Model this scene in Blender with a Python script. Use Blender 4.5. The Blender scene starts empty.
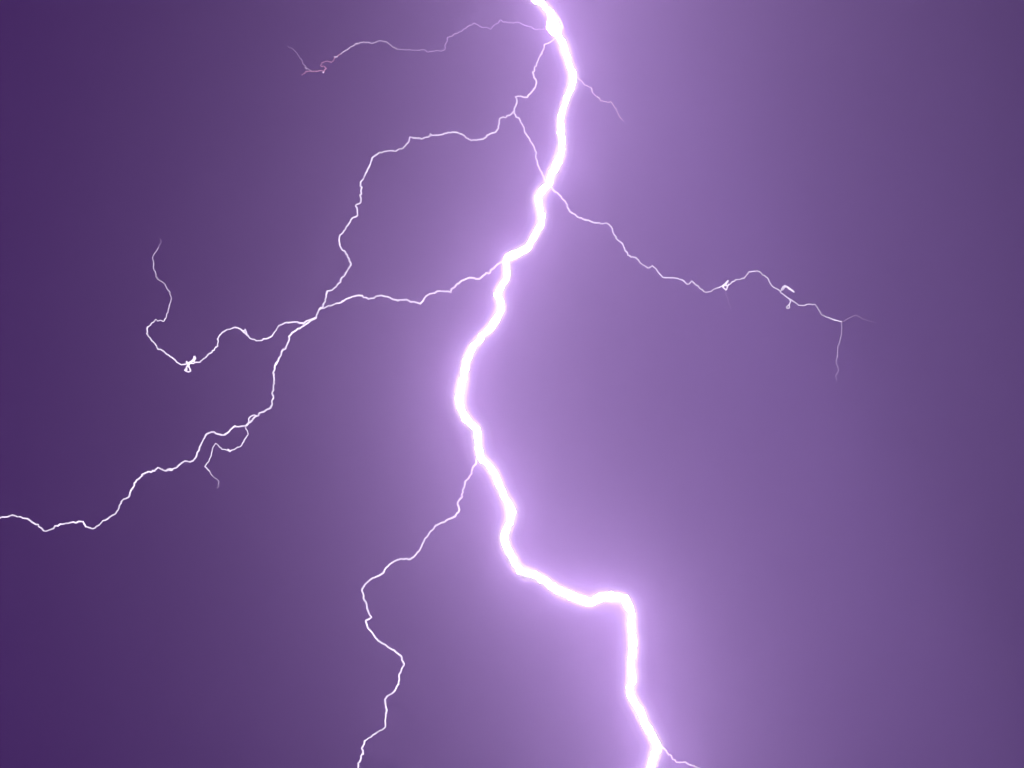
import bpy, bmesh, math, random
from mathutils import Vector, noise

random.seed(7)
S = bpy.context.scene
COL = S.collection
PI = math.pi

# ------------------------------------------------------------------ camera
W, H = 1024, 768
LENS, SENSOR = 56.0, 36.0
FPX = W * LENS / SENSOR
PITCH = math.radians(22.0)
CAM = Vector((0.0, 0.0, 1.7))
cam_data = bpy.data.cameras.new('camera')
cam_data.lens, cam_data.sensor_width = LENS, SENSOR
cam_data.sensor_fit = 'HORIZONTAL'
cam_data.clip_start, cam_data.clip_end = 0.5, 12000
cam = bpy.data.objects.new('camera', cam_data)
cam.location = CAM
cam.rotation_euler = (PI / 2 + PITCH, 0, 0)
COL.objects.link(cam)
S.camera = cam

# ------------------------------------------------------------------ night sky light
world = bpy.data.worlds.new('World')
S.world = world
world.use_nodes = True
bg = world.node_tree.nodes['Background']
bg.inputs['Color'].default_value = (0.46, 0.02, 1.0, 1)
bg.inputs['Strength'].default_value = 0.175

S.view_settings.view_transform = 'Standard'
S.view_settings.look = 'None'
S.view_settings.exposure = 0.0
S.view_settings.gamma = 1.0
S.view_settings.use_curve_mapping = False
S.render.engine = 'CYCLES'
S.cycles.use_denoising = True
S.cycles.volume_bounces = 0
S.cycles.max_bounces = 3
S.cycles.diffuse_bounces = 1
S.cycles.sample_clamp_indirect = 5
S.cycles.use_light_tree = True
S.render.filter_size = 1.5

BOLT_POWER = 122.0          # radiance of the return stroke
FLASH = (0.798, 0.536, 1.0)  # violet white of the discharge


# ------------------------------------------------------------------ helpers
def node_mat(name):
    m = bpy.data.materials.new(name)
    m.use_nodes = True
    nt = m.node_tree
    nt.nodes.clear()
    return m, nt, nt.nodes.new('ShaderNodeOutputMaterial')


def plasma(name, color, strength, ripple=0.0):
    """glowing plasma; brightness wanders a little along the channel"""
    m, nt, out = node_mat(name)
    e = nt.nodes.new('ShaderNodeEmission')
    e.inputs['Color'].default_value = (*color, 1)
    if ripple:
        g = nt.nodes.new('ShaderNodeNewGeometry')
        n = nt.nodes.new('ShaderNodeTexNoise')
        n.inputs['Scale'].default_value = 0.09
        n.inputs['Detail'].default_value = 3
        mr = nt.nodes.new('ShaderNodeMapRange')
        mr.inputs['From Min'].default_value = 0.3
        mr.inputs['From Max'].default_value = 0.7
        mr.inputs['To Min'].default_value = strength * (1 - ripple)
        mr.inputs['To Max'].default_value = strength * (1 + ripple)
        nt.links.new(g.outputs['Position'], n.inputs['Vector'])
        nt.links.new(n.outputs['Fac'], mr.inputs['Value'])
        nt.links.new(mr.outputs['Result'], e.inputs['Strength'])
    else:
        e.inputs['Strength'].default_value = strength
    nt.links.new(e.outputs[0], out.inputs['Surface'])
    return m


def halo_volume(name, color, strength):
    """scattered-light halo round the channel, put in as a thin emitting volume"""
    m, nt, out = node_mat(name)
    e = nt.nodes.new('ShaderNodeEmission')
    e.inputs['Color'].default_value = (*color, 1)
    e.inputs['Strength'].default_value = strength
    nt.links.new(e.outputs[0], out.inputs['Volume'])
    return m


def tube_bm(bm, pts, radii, sides=8):
    """one swept tube with parallel-transported rings and closed ends"""
    n = len(pts)
    tans = []
    for i in range(n):
        a, b = pts[max(0, i - 1)], pts[min(n - 1, i + 1)]
        tans.append((b - a).normalized())
    ref = Vector((0, 1, 0))
    if abs(tans[0].dot(ref)) > 0.9:
        ref = Vector((1, 0, 0))
    u = (ref - tans[0] * ref.dot(tans[0])).normalized()
    rings = []
    for i in range(n):
        t = tans[i]
        u = (u - t * u.dot(t)).normalized()
        v = t.cross(u)
        ring = []
        for k in range(sides):
            a = 2 * PI * k / sides
            ring.append(bm.verts.new(pts[i] + (u * math.cos(a) + v * math.sin(a)) * radii[i]))
        rings.append(ring)
    for i in range(n - 1):
        for k in range(sides):
            k2 = (k + 1) % sides
            bm.faces.new((rings[i][k], rings[i][k2], rings[i + 1][k2], rings[i + 1][k]))
    bm.faces.new(list(reversed(rings[0])))
    bm.faces.new(rings[-1])


def link_bm(name, bm, mat, parent=None, label=None, smooth=True):
    bmesh.ops.recalc_face_normals(bm, faces=bm.faces)
    me = bpy.data.meshes.new(name)
    bm.to_mesh(me)
    bm.free()
    me.materials.append(mat)
    if smooth:
        me.polygons.foreach_set('use_smooth', [True] * len(me.polygons))
    o = bpy.data.objects.new(name, me)
    COL.objects.link(o)
    if parent is not None:
        o.parent = parent
    if label:
        o['label'] = label
    return o


FWD = Vector((0, math.cos(PITCH), math.sin(PITCH)))
UP = Vector((0, -math.sin(PITCH), math.cos(PITCH)))


def world_pt(px, py, Y):
    """the sight line through a traced point, met at the horizontal distance Y"""
    d = FWD + Vector((1, 0, 0)) * ((px - W / 2) / FPX) + UP * (-(py - H / 2) / FPX)
    return CAM + d * (Y / d.y)


def unit(Y):
    """metres one picture unit covers at that distance"""
    return Y / math.cos(PITCH) / FPX


def T(x0, y0, pts, s=5.6889):
    return [(x0 + x / s, y0 + y / s) for x, y in pts]


def wander(p, s, amp, seed):
    """the channel also kinks towards and away from the viewer"""
    return amp * (noise.noise(Vector((s * 0.013, seed * 7.1, 0.3))) * 1.6
                  + noise.noise(Vector((s * 0.06, seed * 3.3, 5.3))) * 0.35)


def lay(trace, y_start, y_end, amp, seed, jitter=0.35, step=3.0, pin_end=False):
    """traced outline -> 3-D polyline (metres) with its own depth and fine kinks"""
    L = [0.0]
    for a, b in zip(trace, trace[1:]):
        L.append(L[-1] + math.hypot(b[0] - a[0], b[1] - a[1]))
    tot = L[-1]
    n = max(2, int(tot / step))
    out, us = [], []
    samples = sorted(set([i * tot / n for i in range(n + 1)] + L))
    rnd = random.Random(seed)
    k = 0
    last = -9
    for s in samples:
        if s - last < 0.6:
            continue
        last = s
        while k < len(L) - 2 and s > L[k + 1]:
            k += 1
        f = (s - L[k]) / max(1e-6, L[k + 1] - L[k])
        x = trace[k][0] * (1 - f) + trace[k + 1][0] * f
        y = trace[k][1] * (1 - f) + trace[k + 1][1] * f
        t = s / tot
        edge = min(1.0, s / 25.0)
        if pin_end:
            edge = min(edge, (tot - s) / 25.0)
        if 0 < t < 1:
            x += rnd.uniform(-jitter, jitter)
            y += rnd.uniform(-jitter, jitter)
        Y = y_start * (1 - t) + y_end * t + wander(None, s, amp, seed) * edge
        out.append(world_pt(x, y, Y))
        us.append(unit(Y))
    return out, us


def depth_on(pts, target):
    """horizontal distance of the point of a laid channel that is seen closest to target (px)"""
    best, by = 1e9, 1000
    for p in pts:
        d = p - CAM
        z = d.dot(FWD)
        px = W / 2 + d.x / z * FPX
        py = H / 2 - d.dot(UP) / z * FPX
        e = (px - target[0]) ** 2 + (py - target[1]) ** 2
        if e < best:
            best, by = e, d.y
    return by


# ------------------------------------------------------------------ the setting
def make_sky():
    """the storm cloud and rain curtain behind the stroke, lit by the flash"""
    bm = bmesh.new()
    nx, nz = 150, 90
    rows = []
    for j in range(nz + 1):
        z = -3 + 5200 * (j / nz) ** 1.3
        row = []
        for i in range(nx + 1):
            x = -2200 + 4400 * i / nx
            c = SKY_C + SKY_LEAN * (min(z, 1500) - 400)            # the nearest ridge of the curtain
            dx = x - c
            k = SKY_KR if dx > 0 else SKY_KL
            y = SKY_Y + k * (math.sqrt(dx * dx + SKY_R ** 2) - SKY_R)
            fade = min(1.0, abs(dx) / 300)
            q = Vector((x * 0.0021, z * 0.0011, 1.7))
            y += 16 * noise.noise(q) + 5 * noise.noise(q * 2.7 + Vector((4, 2, 1)))
            row.append(bm.verts.new((x, y, z)))
        rows.append(row)
    for j in range(nz):
        for i in range(nx):
            bm.faces.new((rows[j][i], rows[j][i + 1], rows[j + 1][i + 1], rows[j + 1][i]))
    m, nt, out = node_mat('storm_cloud')
    b = nt.nodes.new('ShaderNodeBsdfDiffuse')
    tc = nt.nodes.new('ShaderNodeNewGeometry')
    mp = nt.nodes.new('ShaderNodeMapping')
    mp.inputs['Scale'].default_value = (0.012, 0.012, 0.0015)
    n = nt.nodes.new('ShaderNodeTexNoise')
    n.inputs['Scale'].default_value = 1.0
    n.inputs['Detail'].default_value = 5
    cr = nt.nodes.new('ShaderNodeMix')
    cr.data_type = 'RGBA'
    cr.inputs[6].default_value = (0.54, 0.463, 0.80, 1)
    cr.inputs[7].default_value = (0.575, 0.487, 0.82, 1)
    nt.links.new(tc.outputs['Position'], mp.inputs['Vector'])
    nt.links.new(mp.outputs[0], n.inputs['Vector'])
    nt.links.new(n.outputs['Fac'], cr.inputs[0])
    nt.links.new(cr.outputs[2], b.inputs['Color'])
    nt.links.new(b.outputs[0], out.inputs['Surface'])
    o = link_bm('sky', bm, m)
    o['kind'] = 'structure'
    return o


SKY_Y = 1480.0
SKY_C = 448.0
SKY_R = 223.0
SKY_KL = 1.89
SKY_KR = -0.43
SKY_LEAN = -0.418
make_sky()


def make_ground():
    bm = bmesh.new()
    n = 60
    rows = []
    for j in range(n + 1):
        y = -280 + 1360 * j / n
        row = []
        for i in range(n + 1):
            x = -980 + 1960 * i / n
            z = 1.5 * noise.noise(Vector((x * 0.006, y * 0.006, 0))) - 0.6
            if abs(x) < 60 and abs(y) < 60:
                z = min(z, -0.1)
            row.append(bm.verts.new((x, y, z)))
        rows.append(row)
    for j in range(n):
        for i in range(n):
            bm.faces.new((rows[j][i], rows[j][i + 1], rows[j + 1][i + 1], rows[j + 1][i]))
    m, nt, out = node_mat('field')
    b = nt.nodes.new('ShaderNodeBsdfPrincipled')
    b.inputs['Roughness'].default_value = 0.9
    n1 = nt.nodes.new('ShaderNodeTexNoise')
    n1.inputs['Scale'].default_value = 0.8
    n1.inputs['Detail'].default_value = 8
    g = nt.nodes.new('ShaderNodeNewGeometry')
    mx = nt.nodes.new('ShaderNodeMix')
    mx.data_type = 'RGBA'
    mx.inputs[6].default_value = (0.03, 0.045, 0.018, 1)
    mx.inputs[7].default_value = (0.08, 0.085, 0.04, 1)
    nt.links.new(g.outputs['Position'], n1.inputs['Vector'])
    nt.links.new(n1.outputs['Fac'], mx.inputs[0])
    nt.links.new(mx.outputs[2], b.inputs['Base Color'])
    nt.links.new(b.outputs[0], out.inputs['Surface'])
    o = link_bm('ground', bm, m)
    o['kind'] = 'structure'


make_ground()


def make_haze():
    bm = bmesh.new()
    x0, x1, y0, y1, z0, z1 = -1000, 1000, -330, 1120, -4, 1000
    v = [bm.verts.new(p) for p in ((x0, y0, z0), (x1, y0, z0), (x1, y1, z0), (x0, y1, z0),
                                   (x0, y0, z1), (x1, y0, z1), (x1, y1, z1), (x0, y1, z1))]
    for f in ((0, 3, 2, 1), (4, 5, 6, 7), (0, 1, 5, 4), (1, 2, 6, 5), (2, 3, 7, 6), (3, 0, 4, 7)):
        bm.faces.new([v[i] for i in f])
    m, nt, out = node_mat('rain_haze')
    p = nt.nodes.new('ShaderNodeVolumePrincipled')
    p.inputs['Color'].default_value = (0.87, 0.79, 0.99, 1)
    p.inputs['Density'].default_value = HAZE_D
    p.inputs['Anisotropy'].default_value = HAZE_G
    nt.links.new(p.outputs[0], out.inputs['Volume'])
    try:
        m.cycles.volume_sampling = 'MULTIPLE_IMPORTANCE'
    except Exception:
        pass
    o = link_bm('haze', bm, m, smooth=False)
    o['kind'] = 'stuff'


HAZE_D = 0.00086
HAZE_G = 0.712
make_haze()

# ------------------------------------------------------------------ the lightning
bolt = bpy.data.objects.new('lightning_bolt', None)
COL.objects.link(bolt)
bolt['label'] = 'blinding white forked lightning bolt with thin side branches against the purple storm sky'
bolt['category'] = 'lightning'

M_MAIN = plasma('return_stroke', FLASH, BOLT_POWER)
M_BRANCH = plasma('branch_plasma', (0.93, 0.84, 1.0), 2.5, 0.4)
M_THIN = plasma('thin_branch_plasma', (0.92, 0.76, 1.0), 1.7, 0.35)
M_FAINT = plasma('faint_branch_plasma', (0.90, 0.70, 1.0), 1.15, 0.35)
M_TIP = plasma('fading_tip_plasma', (0.92, 0.68, 0.98), 1.05, 0.3)
M_PINK = plasma('pink_branch_plasma', (1.0, 0.44, 0.62), 1.35, 0.45)

ABOVE = 3.39  # unseen run added above the frame, bent right to light the upper right sky
MAIN = ([(520 + u * ABOVE, v) for u, v in ((118, -520), (131, -486), (112, -455), (120, -420), (96, -385), (103, -350), (84, -318), (90, -280), (62, -248), (66, -215), (40, -186), (47, -150), (22, -122), (25, -95), (4, -70))] +
        [(531, -40), (527, -18), (535.5, 0), (544.4, 5.3), (551, 14), (554.5, 23), (556.7, 31.6), (562, 42),
         (567, 58), (573.4, 74), (572.5, 84), (567, 98.4), (563.7, 109), (561, 121), (561, 130.5),
         (562.5, 139.3), (561.6, 150), (557.6, 162), (553, 173), (548.8, 183), (542.6, 190.3),
         (538, 197), (538, 206), (542.0, 216), (541.2, 223.7), (535.6, 234), (528.6, 246),
         (519, 253.5), (508, 257.5), (506, 263), (508, 271.6), (506, 279.6), (501, 288),
         (498, 294.5), (500.5, 301.5), (501, 310), (495.6, 321), (490, 329), (481.5, 336.5),
         (474.5, 343.7), (469, 352.5), (466, 361), (465.2, 370.5), (463, 381), (460.6, 390),
         (459, 397), (460.6, 407.5), (465, 418), (472, 425), (477.5, 431), (478.6, 439),
         (479, 449.6), (481, 458.4), (489, 465.5), (496, 476), (499.5, 487), (506, 499.3),
         (512.4, 511.6), (511, 518.7), (506, 529), (504, 538), (507.7, 548.5), (513, 559),
         (518, 568.6), (531.4, 573.5), (545.5, 581.5), (556, 589), (571.8, 596), (589.4, 602.5),
         (601, 597.5), (618, 596), (626, 600), (631, 611), (631.4, 627), (633, 639),
         (632.6, 651.4), (631.0, 663.7), (632.6, 679.5), (629.8, 688), (631, 696), (638.5, 708.6),
         (644.4, 722.6), (651.4, 735), (657.4, 745.5), (655, 754), (650.5, 768), (645, 785), (652, 803),
         (648, 822), (657, 840), (651, 862), (640, 880), (646, 905), (637, 930), (642, 960), (635, 985), (641, 1010)])
main_pts, main_u = lay(MAIN, 1000, 1010, 22, 3, jitter=1.1, step=3.8)
# the channel runs on down to the field
foot = main_pts[-1].copy()
main_pts = [p for p in main_pts if 1.0 < p.z < 985]
main_u = main_u[:len(main_pts)]
main_pts.append(Vector((main_pts[-1].x + 1, main_pts[-1].y, -1.5)))
main_u.append(main_u[-1])


def seen_y(p):
    d = p - CAM
    return H / 2 - d.dot(UP) / d.dot(FWD) * FPX


rad = []
for i, p in enumerate(main_pts):
    y = seen_y(p)
    r = 2.8 + 0.9 * noise.noise(Vector((i * 0.27, 2.2, 0))) + 1.2 * noise.noise(Vector((i * 0.8, 9.2, 0)))
    r += 1.3 * math.exp(-((y - 24) / 9) ** 2)
    r += 0.7 * math.exp(-((y - 597) / 14) ** 2) + 0.5 * math.exp(-((y - 255) / 9) ** 2)
    rad.append(r * main_u[i])
bm = bmesh.new()
tube_bm(bm, main_pts, rad, 10)
main = link_bm('main_channel', bm, M_MAIN, bolt, 'thick overexposed white main channel running from cloud to ground')


def smooth_line(pts, rounds):
    pts = [p.copy() for p in pts]
    for _ in range(rounds):
        q = [p.copy() for p in pts]
        for i in range(1, len(pts) - 1):
            q[i] = (pts[i - 1] + pts[i] * 2 + pts[i + 1]) / 4
        pts = q
    return pts


# nested emitting sheaths imitate the halo of scattered light round the main channel
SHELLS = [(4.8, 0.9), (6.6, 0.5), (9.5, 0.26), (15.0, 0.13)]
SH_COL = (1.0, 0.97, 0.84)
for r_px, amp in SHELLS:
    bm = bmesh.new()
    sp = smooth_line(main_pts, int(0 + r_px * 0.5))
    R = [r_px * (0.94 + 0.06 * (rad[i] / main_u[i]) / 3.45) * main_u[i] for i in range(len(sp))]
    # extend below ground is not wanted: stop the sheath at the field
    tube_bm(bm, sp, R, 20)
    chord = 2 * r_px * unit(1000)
    o = link_bm('glow', bm, halo_volume('halo_emission', SH_COL, amp / chord), main, 'pale halo of scattered light round the main channel, put in as emission')
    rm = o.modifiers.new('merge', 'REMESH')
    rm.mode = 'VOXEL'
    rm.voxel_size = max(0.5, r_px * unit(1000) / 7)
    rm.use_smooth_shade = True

COUNT = [0]
THIN = 0.68     # all side branches a little thinner than traced


def branch(trace, r0, r1, mat, name='branch', parent=None, y0=None, y1=None, amp=16, label=None,
           jitter=0.85, step=2.6, pin=False, widen=None):
    COUNT[0] += 1
    if y0 is None:
        y0 = depth_on(main_pts, trace[0])
    if y1 is None:
        y1 = y0
    pts, us = lay(trace, y0, y1, amp, 11 + COUNT[0] * 5, jitter, step, pin)
    n = len(pts)
    R = []
    for i in range(n):
        t = i / (n - 1)
        r = r0 * (1 - t) + r1 * t
        if name == 'knot':
            r *= 1.35
        r *= 1 + 0.22 * noise.noise(Vector((i * 0.45, COUNT[0] * 1.9, 0)))
        R.append(r * THIN * us[i])
    bm = bmesh.new()
    tube_bm(bm, pts, R, 6)
    o = link_bm(name, bm, mat, parent or bolt, label)
    return o, pts


def Z(pts, k):
    return depth_on(pts, k)


# --- upper left branch, from the bright knot near the top down to the fork
UL = T(380, 20, [(1003, 95), (985, 115), (935, 145), (915, 200), (870, 295), (887, 350), (880, 395), (835, 437), (770, 437),
                 (778, 465), (762, 525), (725, 550), (685, 560), (668, 630), (610, 660), (585, 678),
                 (515, 684), (465, 648), (385, 638), (330, 655), (290, 652), (240, 677), (175, 670),
                 (135, 730), (85, 745), (35, 742), (0, 755)]) + \
    T(310, 120, [(352, 215), (335, 265), (315, 315), (288, 352), (292, 385), (285, 470), (262, 490),
                 (268, 538), (232, 570), (210, 615), (170, 665), (168, 715), (210, 768)]) + \
    T(210, 230, [(785, 150), (803, 200), (740, 295), (710, 330), (668, 350), (655, 405), (635, 443), (620, 455),
                 (605, 500)])
UL = UL[:27] + T(310, 120, [(390, 190)]) + UL[27:]
ul, ul_pts = branch(UL, 1.0, 1.1, M_BRANCH, y1=930, label='thin branch arching from the top of the main channel to the left fork')

# --- cross branch from the bend of the main channel to the same fork
CR = [(507, 257)] + T(330, 210, [(970, 300), (900, 360), (888, 359), (845, 395), (780, 385), (730, 415), (685, 463),
                                 (625, 460), (545, 488), (510, 533), (430, 513), (385, 515), (330, 493), (290, 487),
                                 (220, 505), (180, 490), (140, 490), (70, 520), (0, 545)]) + \
    T(210, 230, [(645, 446), (622, 452)])
yf = Z(ul_pts, (321, 308))
cr, cr_pts = branch(CR, 1.05, 1.05, M_BRANCH, y1=yf, pin=True, label='thin branch running left from the middle bend of the main channel')

# --- far left meander
ye = Z(ul_pts, (316, 318))
ML = T(210, 230, [(605, 500), (560, 513), (530, 530), (430, 522), (395, 548), (365, 580), (350, 605), (320, 620),
                  (280, 630)]) + \
    T(160, 325, [(940, 152), (870, 80), (855, 62), (800, 30), (700, 38), (625, 95), (595, 150), (595, 205),
                 (540, 268), (500, 290), (415, 385), (335, 390), (290, 400), (210, 400), (100, 320), (50, 275),
                 (0, 255)], 10.24) + \
    T(130, 290, [(155, 328), (130, 290), (98, 258), (95, 215), (145, 170), (190, 178), (208, 155)])
ml, ml_pts = branch(ML, 1.0, 0.8, M_BRANCH, parent=ul, name='fork', y0=ye, y1=860, label='meandering left fork with a small bright knot')
yk = Z(ml_pts, (188, 364))
tail = T(130, 290, [(208, 155), (222, 110), (237, 40), (218, 0)]) + \
    T(110, 230, [(315, 310), (265, 270), (245, 200), (243, 150), (275, 100)])
yt = Z(ml_pts, tail[0])
tl, tl_pts = branch(tail, 0.72, 0.5, M_THIN, parent=ul, name='fork', y0=yt, y1=yt - 20)
branch(T(110, 230, [(275, 100), (283, 80), (288, 60), (280, 45)]), 0.45, 0.2, M_TIP, parent=ul, name='tip', y0=yt - 20)
for k, (tr, r) in enumerate([
        ([(350, 318), (358, 345), (325, 372), (285, 402)], 1.25),
        ([(270, 372), (290, 405), (255, 465)], 0.95),
        ([(288, 408), (303, 440), (315, 470), (288, 480), (250, 464)], 0.85),
        ([(362, 330), (348, 368), (330, 372), (300, 384), (268, 392)], 1.0),
        ([(272, 440), (262, 470), (276, 452)], 0.9),
        ([(296, 398), (290, 425), (284, 412)], 1.2),
        ([(335, 352), (352, 348), (345, 330)], 0.9)]):
    branch(T(160, 325, tr, 10.24), r, r * 0.85, M_BRANCH, parent=ul, name='knot', y0=yk, amp=3, jitter=0.1, step=1.5)
branch(T(160, 325, [(840, 60), (878, 48), (888, 90)], 10.24), 0.6, 0.6, M_BRANCH, parent=ul, name='knot', y0=Z(ml_pts, (245, 332)), amp=2)

# --- lower left branch leaving the frame
LL = T(210, 230, [(605, 500), (575, 515), (555, 525), (540, 545), (500, 560), (450, 600), (445, 650), (410, 695), (385, 745),
                  (375, 768)]) + \
    T(130, 290, [(835, 405), (815, 470), (820, 530), (808, 580), (815, 615), (800, 670)]) + \
    T(150, 370, [(640, 240), (600, 262), (575, 290), (550, 320), (480, 318), (430, 365), (405, 370), (360, 353), (318, 370),
                 (290, 430), (270, 480), (240, 520), (195, 520), (130, 565), (90, 570)]) + \
    T(0, 410, [(985, 335), (940, 343), (900, 328), (870, 348), (810, 365), (770, 410), (745, 455), (730, 495),
               (690, 520), (668, 580), (600, 625), (545, 665), (530, 675), (490, 663), (475, 635), (395, 643),
               (310, 660), (290, 683), (250, 692), (215, 655), (160, 620), (75, 600), (30, 612), (0, 612)]) + \
    [(-14, 513), (-33, 521), (-52, 519), (-80, 532), (-104, 530), (-130, 548), (-158, 552)]
ll, ll_pts = branch(LL, 1.15, 0.95, M_BRANCH, parent=ul, name='fork', y0=ye, y1=820, label='long left fork that leaves the picture at the left edge')
yl = Z(ll_pts, (247, 425))
branch(T(150, 370, [(602, 258), (572, 264), (562, 290), (545, 320)]), 0.75, 0.75, M_BRANCH, parent=ul, name='twig',
       y0=Z(ll_pts, (255, 416)), y1=yl, amp=1)
branch(T(150, 370, [(545, 320), (555, 365), (535, 400), (520, 432), (450, 460), (400, 445), (372, 420), (352, 450),
                    (345, 490), (315, 548), (340, 575)]), 0.72, 0.6, M_BRANCH, parent=ul, name='twig', y0=yl, y1=yl - 25, amp=5)
branch(T(150, 370, [(340, 575), (355, 605), (395, 635), (390, 655), (380, 672)]), 0.6, 0.3, M_THIN, parent=ul, name='twig',
       y0=yl - 25, amp=2)
branch(T(150, 370, [(442, 452), (455, 466)]), 0.9, 0.7, M_BRANCH, parent=ul, name='knot', y0=Z(ll_pts, (247, 425)) - 10, amp=0)

# --- right branch, leaving the upper left branch and passing behind the main channel
yr = Z(ul_pts, (514, 113))
RB = T(460, 0, [(305, 640), (345, 690), (365, 730), (375, 768)]) + \
    T(460, 120, [(410, 130), (432, 180), (438, 250), (485, 340), (508, 372), (530, 395), (560, 425), (600, 465)]) + \
    T(540, 170, [(160, 225), (220, 272), (265, 285), (300, 300), (370, 303), (400, 318), (430, 380), (475, 430),
                 (490, 465), (505, 490), (550, 500), (590, 543), (620, 562), (640, 543), (700, 613), (780, 613),
                 (845, 648), (865, 635), (940, 697), (985, 685)]) + \
    T(640, 210, [(465, 430), (500, 428), (545, 397), (590, 390), (620, 348), (670, 345), (720, 380), (755, 435),
                 (800, 465), (850, 505), (905, 542), (965, 540), (1000, 533)]) + \
    T(720, 250, [(555, 325), (580, 372), (640, 395), (690, 410)])
rb, rb_pts = branch(RB, 0.88, 0.62, M_BRANCH, y0=yr, y1=1060, amp=10, label='thin branch wandering right behind the main channel to faint twigs')
y_a = Z(rb_pts, (725, 286))
for tr in ([(470, 432), (505, 398), (488, 425), (500, 440)], [(478, 425), (472, 440), (490, 455), (505, 420)]):
    branch(T(640, 210, tr), 0.7, 0.6, M_BRANCH, parent=rb, name='knot', y0=y_a, amp=1, jitter=0.1, step=1.5)
y_b = Z(rb_pts, (781, 292))
branch(T(640, 210, [(800, 465), (808, 445), (822, 430), (845, 442), (870, 462)]), 0.6, 0.9, M_BRANCH, parent=rb, name='knot', y0=y_b, amp=1, jitter=0.1, step=1.5)
branch(T(640, 210, [(812, 456), (822, 440), (835, 436), (850, 452), (862, 456), (878, 468)]), 0.5, 0.6, M_BRANCH, parent=rb, name='knot', y0=y_b, amp=1, jitter=0.25, step=1.2)
branch(T(640, 210, [(852, 508), (858, 522), (848, 540), (832, 552), (838, 562), (852, 556), (850, 538)]), 0.62, 0.6, M_BRANCH, parent=rb, name='knot',
       y0=Z(rb_pts, (789, 299)), amp=1, jitter=0.1, step=1.5)
branch(T(640, 210, [(485, 452), (491, 490), (510, 540), (516, 565)]), 0.36, 0.2, M_TIP, parent=rb, name='twig', y0=y_a, amp=1)
branch(T(720, 250, [(690, 410), (692, 480), (672, 545), (670, 610)]), 0.55, 0.45, M_THIN, parent=rb, name='twig', y0=1060, y1=1050, amp=1)
branch(T(720, 250, [(670, 610), (658, 632), (672, 688), (656, 722), (664, 742)]), 0.45, 0.28, M_FAINT, parent=rb, name='twig', y0=1050, amp=1)
branch(T(720, 250, [(690, 410), (728, 388), (770, 368), (830, 398), (890, 412)]), 0.42, 0.16, M_TIP, parent=rb, name='twig', y0=1060, amp=1)

# --- faint upper left branch
yu = Z(main_pts, (548, 29))
FB = T(460, 0, [(520, 160), (480, 168), (435, 170), (350, 130), (260, 128), (230, 115), (180, 162), (130, 155), (80, 132),
                (0, 181)]) + \
    T(280, 0, [(955, 210), (935, 280), (915, 290), (850, 295), (810, 283), (665, 280)])
fb, fb_pts = branch(FB, 0.52, 0.5, M_FAINT, y0=yu, y1=1010, amp=8, label='faint violet branch reaching left near the top')
FB2 = T(280, 0, [(665, 280), (600, 235), (560, 228), (520, 245), (470, 238), (390, 270), (345, 310)])
branch(FB2, 0.62, 0.62, M_THIN, parent=fb, name='twig', y0=1010, y1=1005, amp=3)
FB3 = T(270, 20, [(720, 345), (690, 378), (655, 378), (645, 420), (620, 435), (595, 418), (525, 440), (528, 470), (560, 480),
                  (572, 500), (545, 538), (535, 515), (500, 522), (440, 525), (370, 525), (325, 565)], 10.24)
branch(FB3, 0.6, 0.6, M_PINK, parent=fb, name='twig', y0=1005, y1=1000, amp=3, label='broken pinkish end of the faint branch', step=2)
branch(T(270, 20, [(655, 378), (695, 376)], 10.24), 0.8, 0.7, M_THIN, parent=fb, name='knot', y0=1004, amp=0)
branch(T(270, 20, [(540, 540), (549, 534)], 10.24), 0.95, 0.8, M_THIN, parent=fb, name='knot', y0=1000, amp=0)
branch(T(270, 20, [(868, 247), (905, 243)], 10.24), 0.8, 0.6, M_THIN, parent=fb, name='knot', y0=1005, amp=0)
branch(T(270, 20, [(430, 525), (375, 492), (340, 455), (318, 395), (285, 350), (235, 290), (180, 265)], 10.24), 0.42, 0.3, M_TIP,
       parent=fb, name='twig', y0=1000, y1=995, amp=2)
branch(T(270, 20, [(358, 488), (390, 498)], 10.24), 0.7, 0.5, M_FAINT, parent=fb, name='knot', y0=1000, amp=0)

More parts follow.
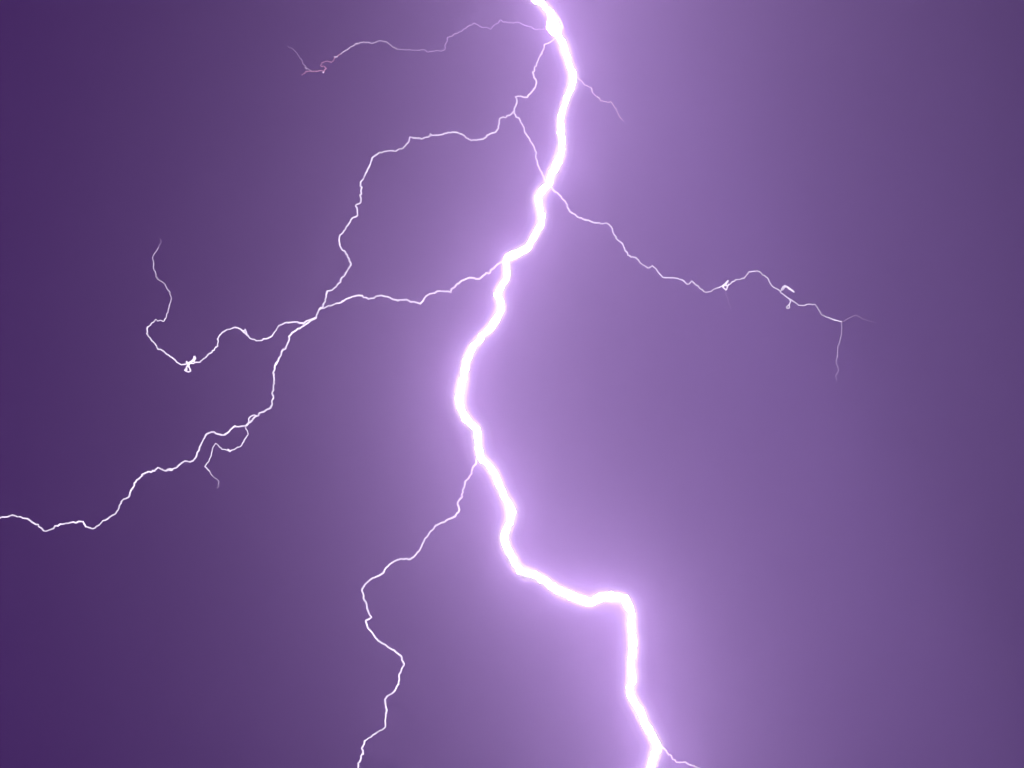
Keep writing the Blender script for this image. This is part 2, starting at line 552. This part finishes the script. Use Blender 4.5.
# --- lower branch running down left from the middle
LB = [(481, 460)] + T(340, 455, [(778, 20), (770, 50), (735, 130), (708, 160), (692, 235), (672, 270), (677, 315), (655, 345), (600, 380),
                                 (545, 400), (500, 455), (435, 565), (400, 590), (330, 595), (290, 610), (240, 675),
                                 (180, 700), (130, 755)]) + \
    T(310, 540, [(297, 292), (320, 370), (347, 438), (315, 460), (325, 490), (385, 575), (480, 630), (518, 660),
                 (533, 710), (505, 768)]) + \
    T(310, 633, [(505, 290), (480, 330), (430, 370), (438, 440), (425, 540), (320, 605), (295, 650), (298, 690),
                 (278, 735), (273, 768)]) + \
    [(352, 790), (343, 808), (348, 830), (336, 850), (330, 880), (338, 905), (326, 930), (320, 960), (328, 990)]
branch(LB, 1.1, 0.95, M_BRANCH, y1=960, amp=14, label='thin branch dropping from the middle of the main channel to the bottom left')

# --- faint twig right of the top
M_TWIG = plasma('hair_twig_plasma', (0.98, 0.78, 1.0), 2.2, 0.3)
TR = T(460, 0, [(655, 430), (670, 440), (720, 490), (745, 500), (755, 530), (790, 555), (800, 575)])
tr_, trp = branch(TR, 0.5, 0.5, M_TWIG, y1=985, amp=3, label='short faint twig right of the main channel near the top')
branch(T(460, 0, [(800, 575), (860, 578), (890, 620), (900, 660), (930, 690)]), 0.5, 0.3, M_TWIG, parent=tr_, name='tip', y0=985, amp=2)
branch(T(460, 0, [(748, 502), (754, 528)]), 0.6, 0.5, M_TWIG, parent=tr_, name='knot', y0=Z(trp, (591, 88)), amp=0)
branch(T(460, 0, [(780, 550), (795, 560)]), 0.7, 0.5, M_TWIG, parent=tr_, name='knot', y0=Z(trp, (598, 97)), amp=0)

branch([(552, 11), (549.8, 19), (548.6, 26), (551, 30), (555, 34)], 3.2, 4.4, M_MAIN, name='bright_knot', amp=0, jitter=0.1, label='bulging white knot on the left side of the channel top')
# --- stub beside the bright knot at the top
branch(T(460, 0, [(535, 70), (560, 100), (575, 130), (585, 158), (565, 190)]), 1.3, 1.3, M_BRANCH, amp=2, jitter=0.2,
       label='short side filament hugging the bright knot at the top')

# --- short branch at the lower right
branch([(656.5, 742)] + T(560, 633, [(580, 650), (620, 690), (660, 732), (710, 738), (780, 766)]) + [(706, 770), (716, 779), (729, 781), (737, 792)],
       0.9, 0.7, M_BRANCH, y1=1015, amp=3, label='short branch leaving the main channel at the bottom right')
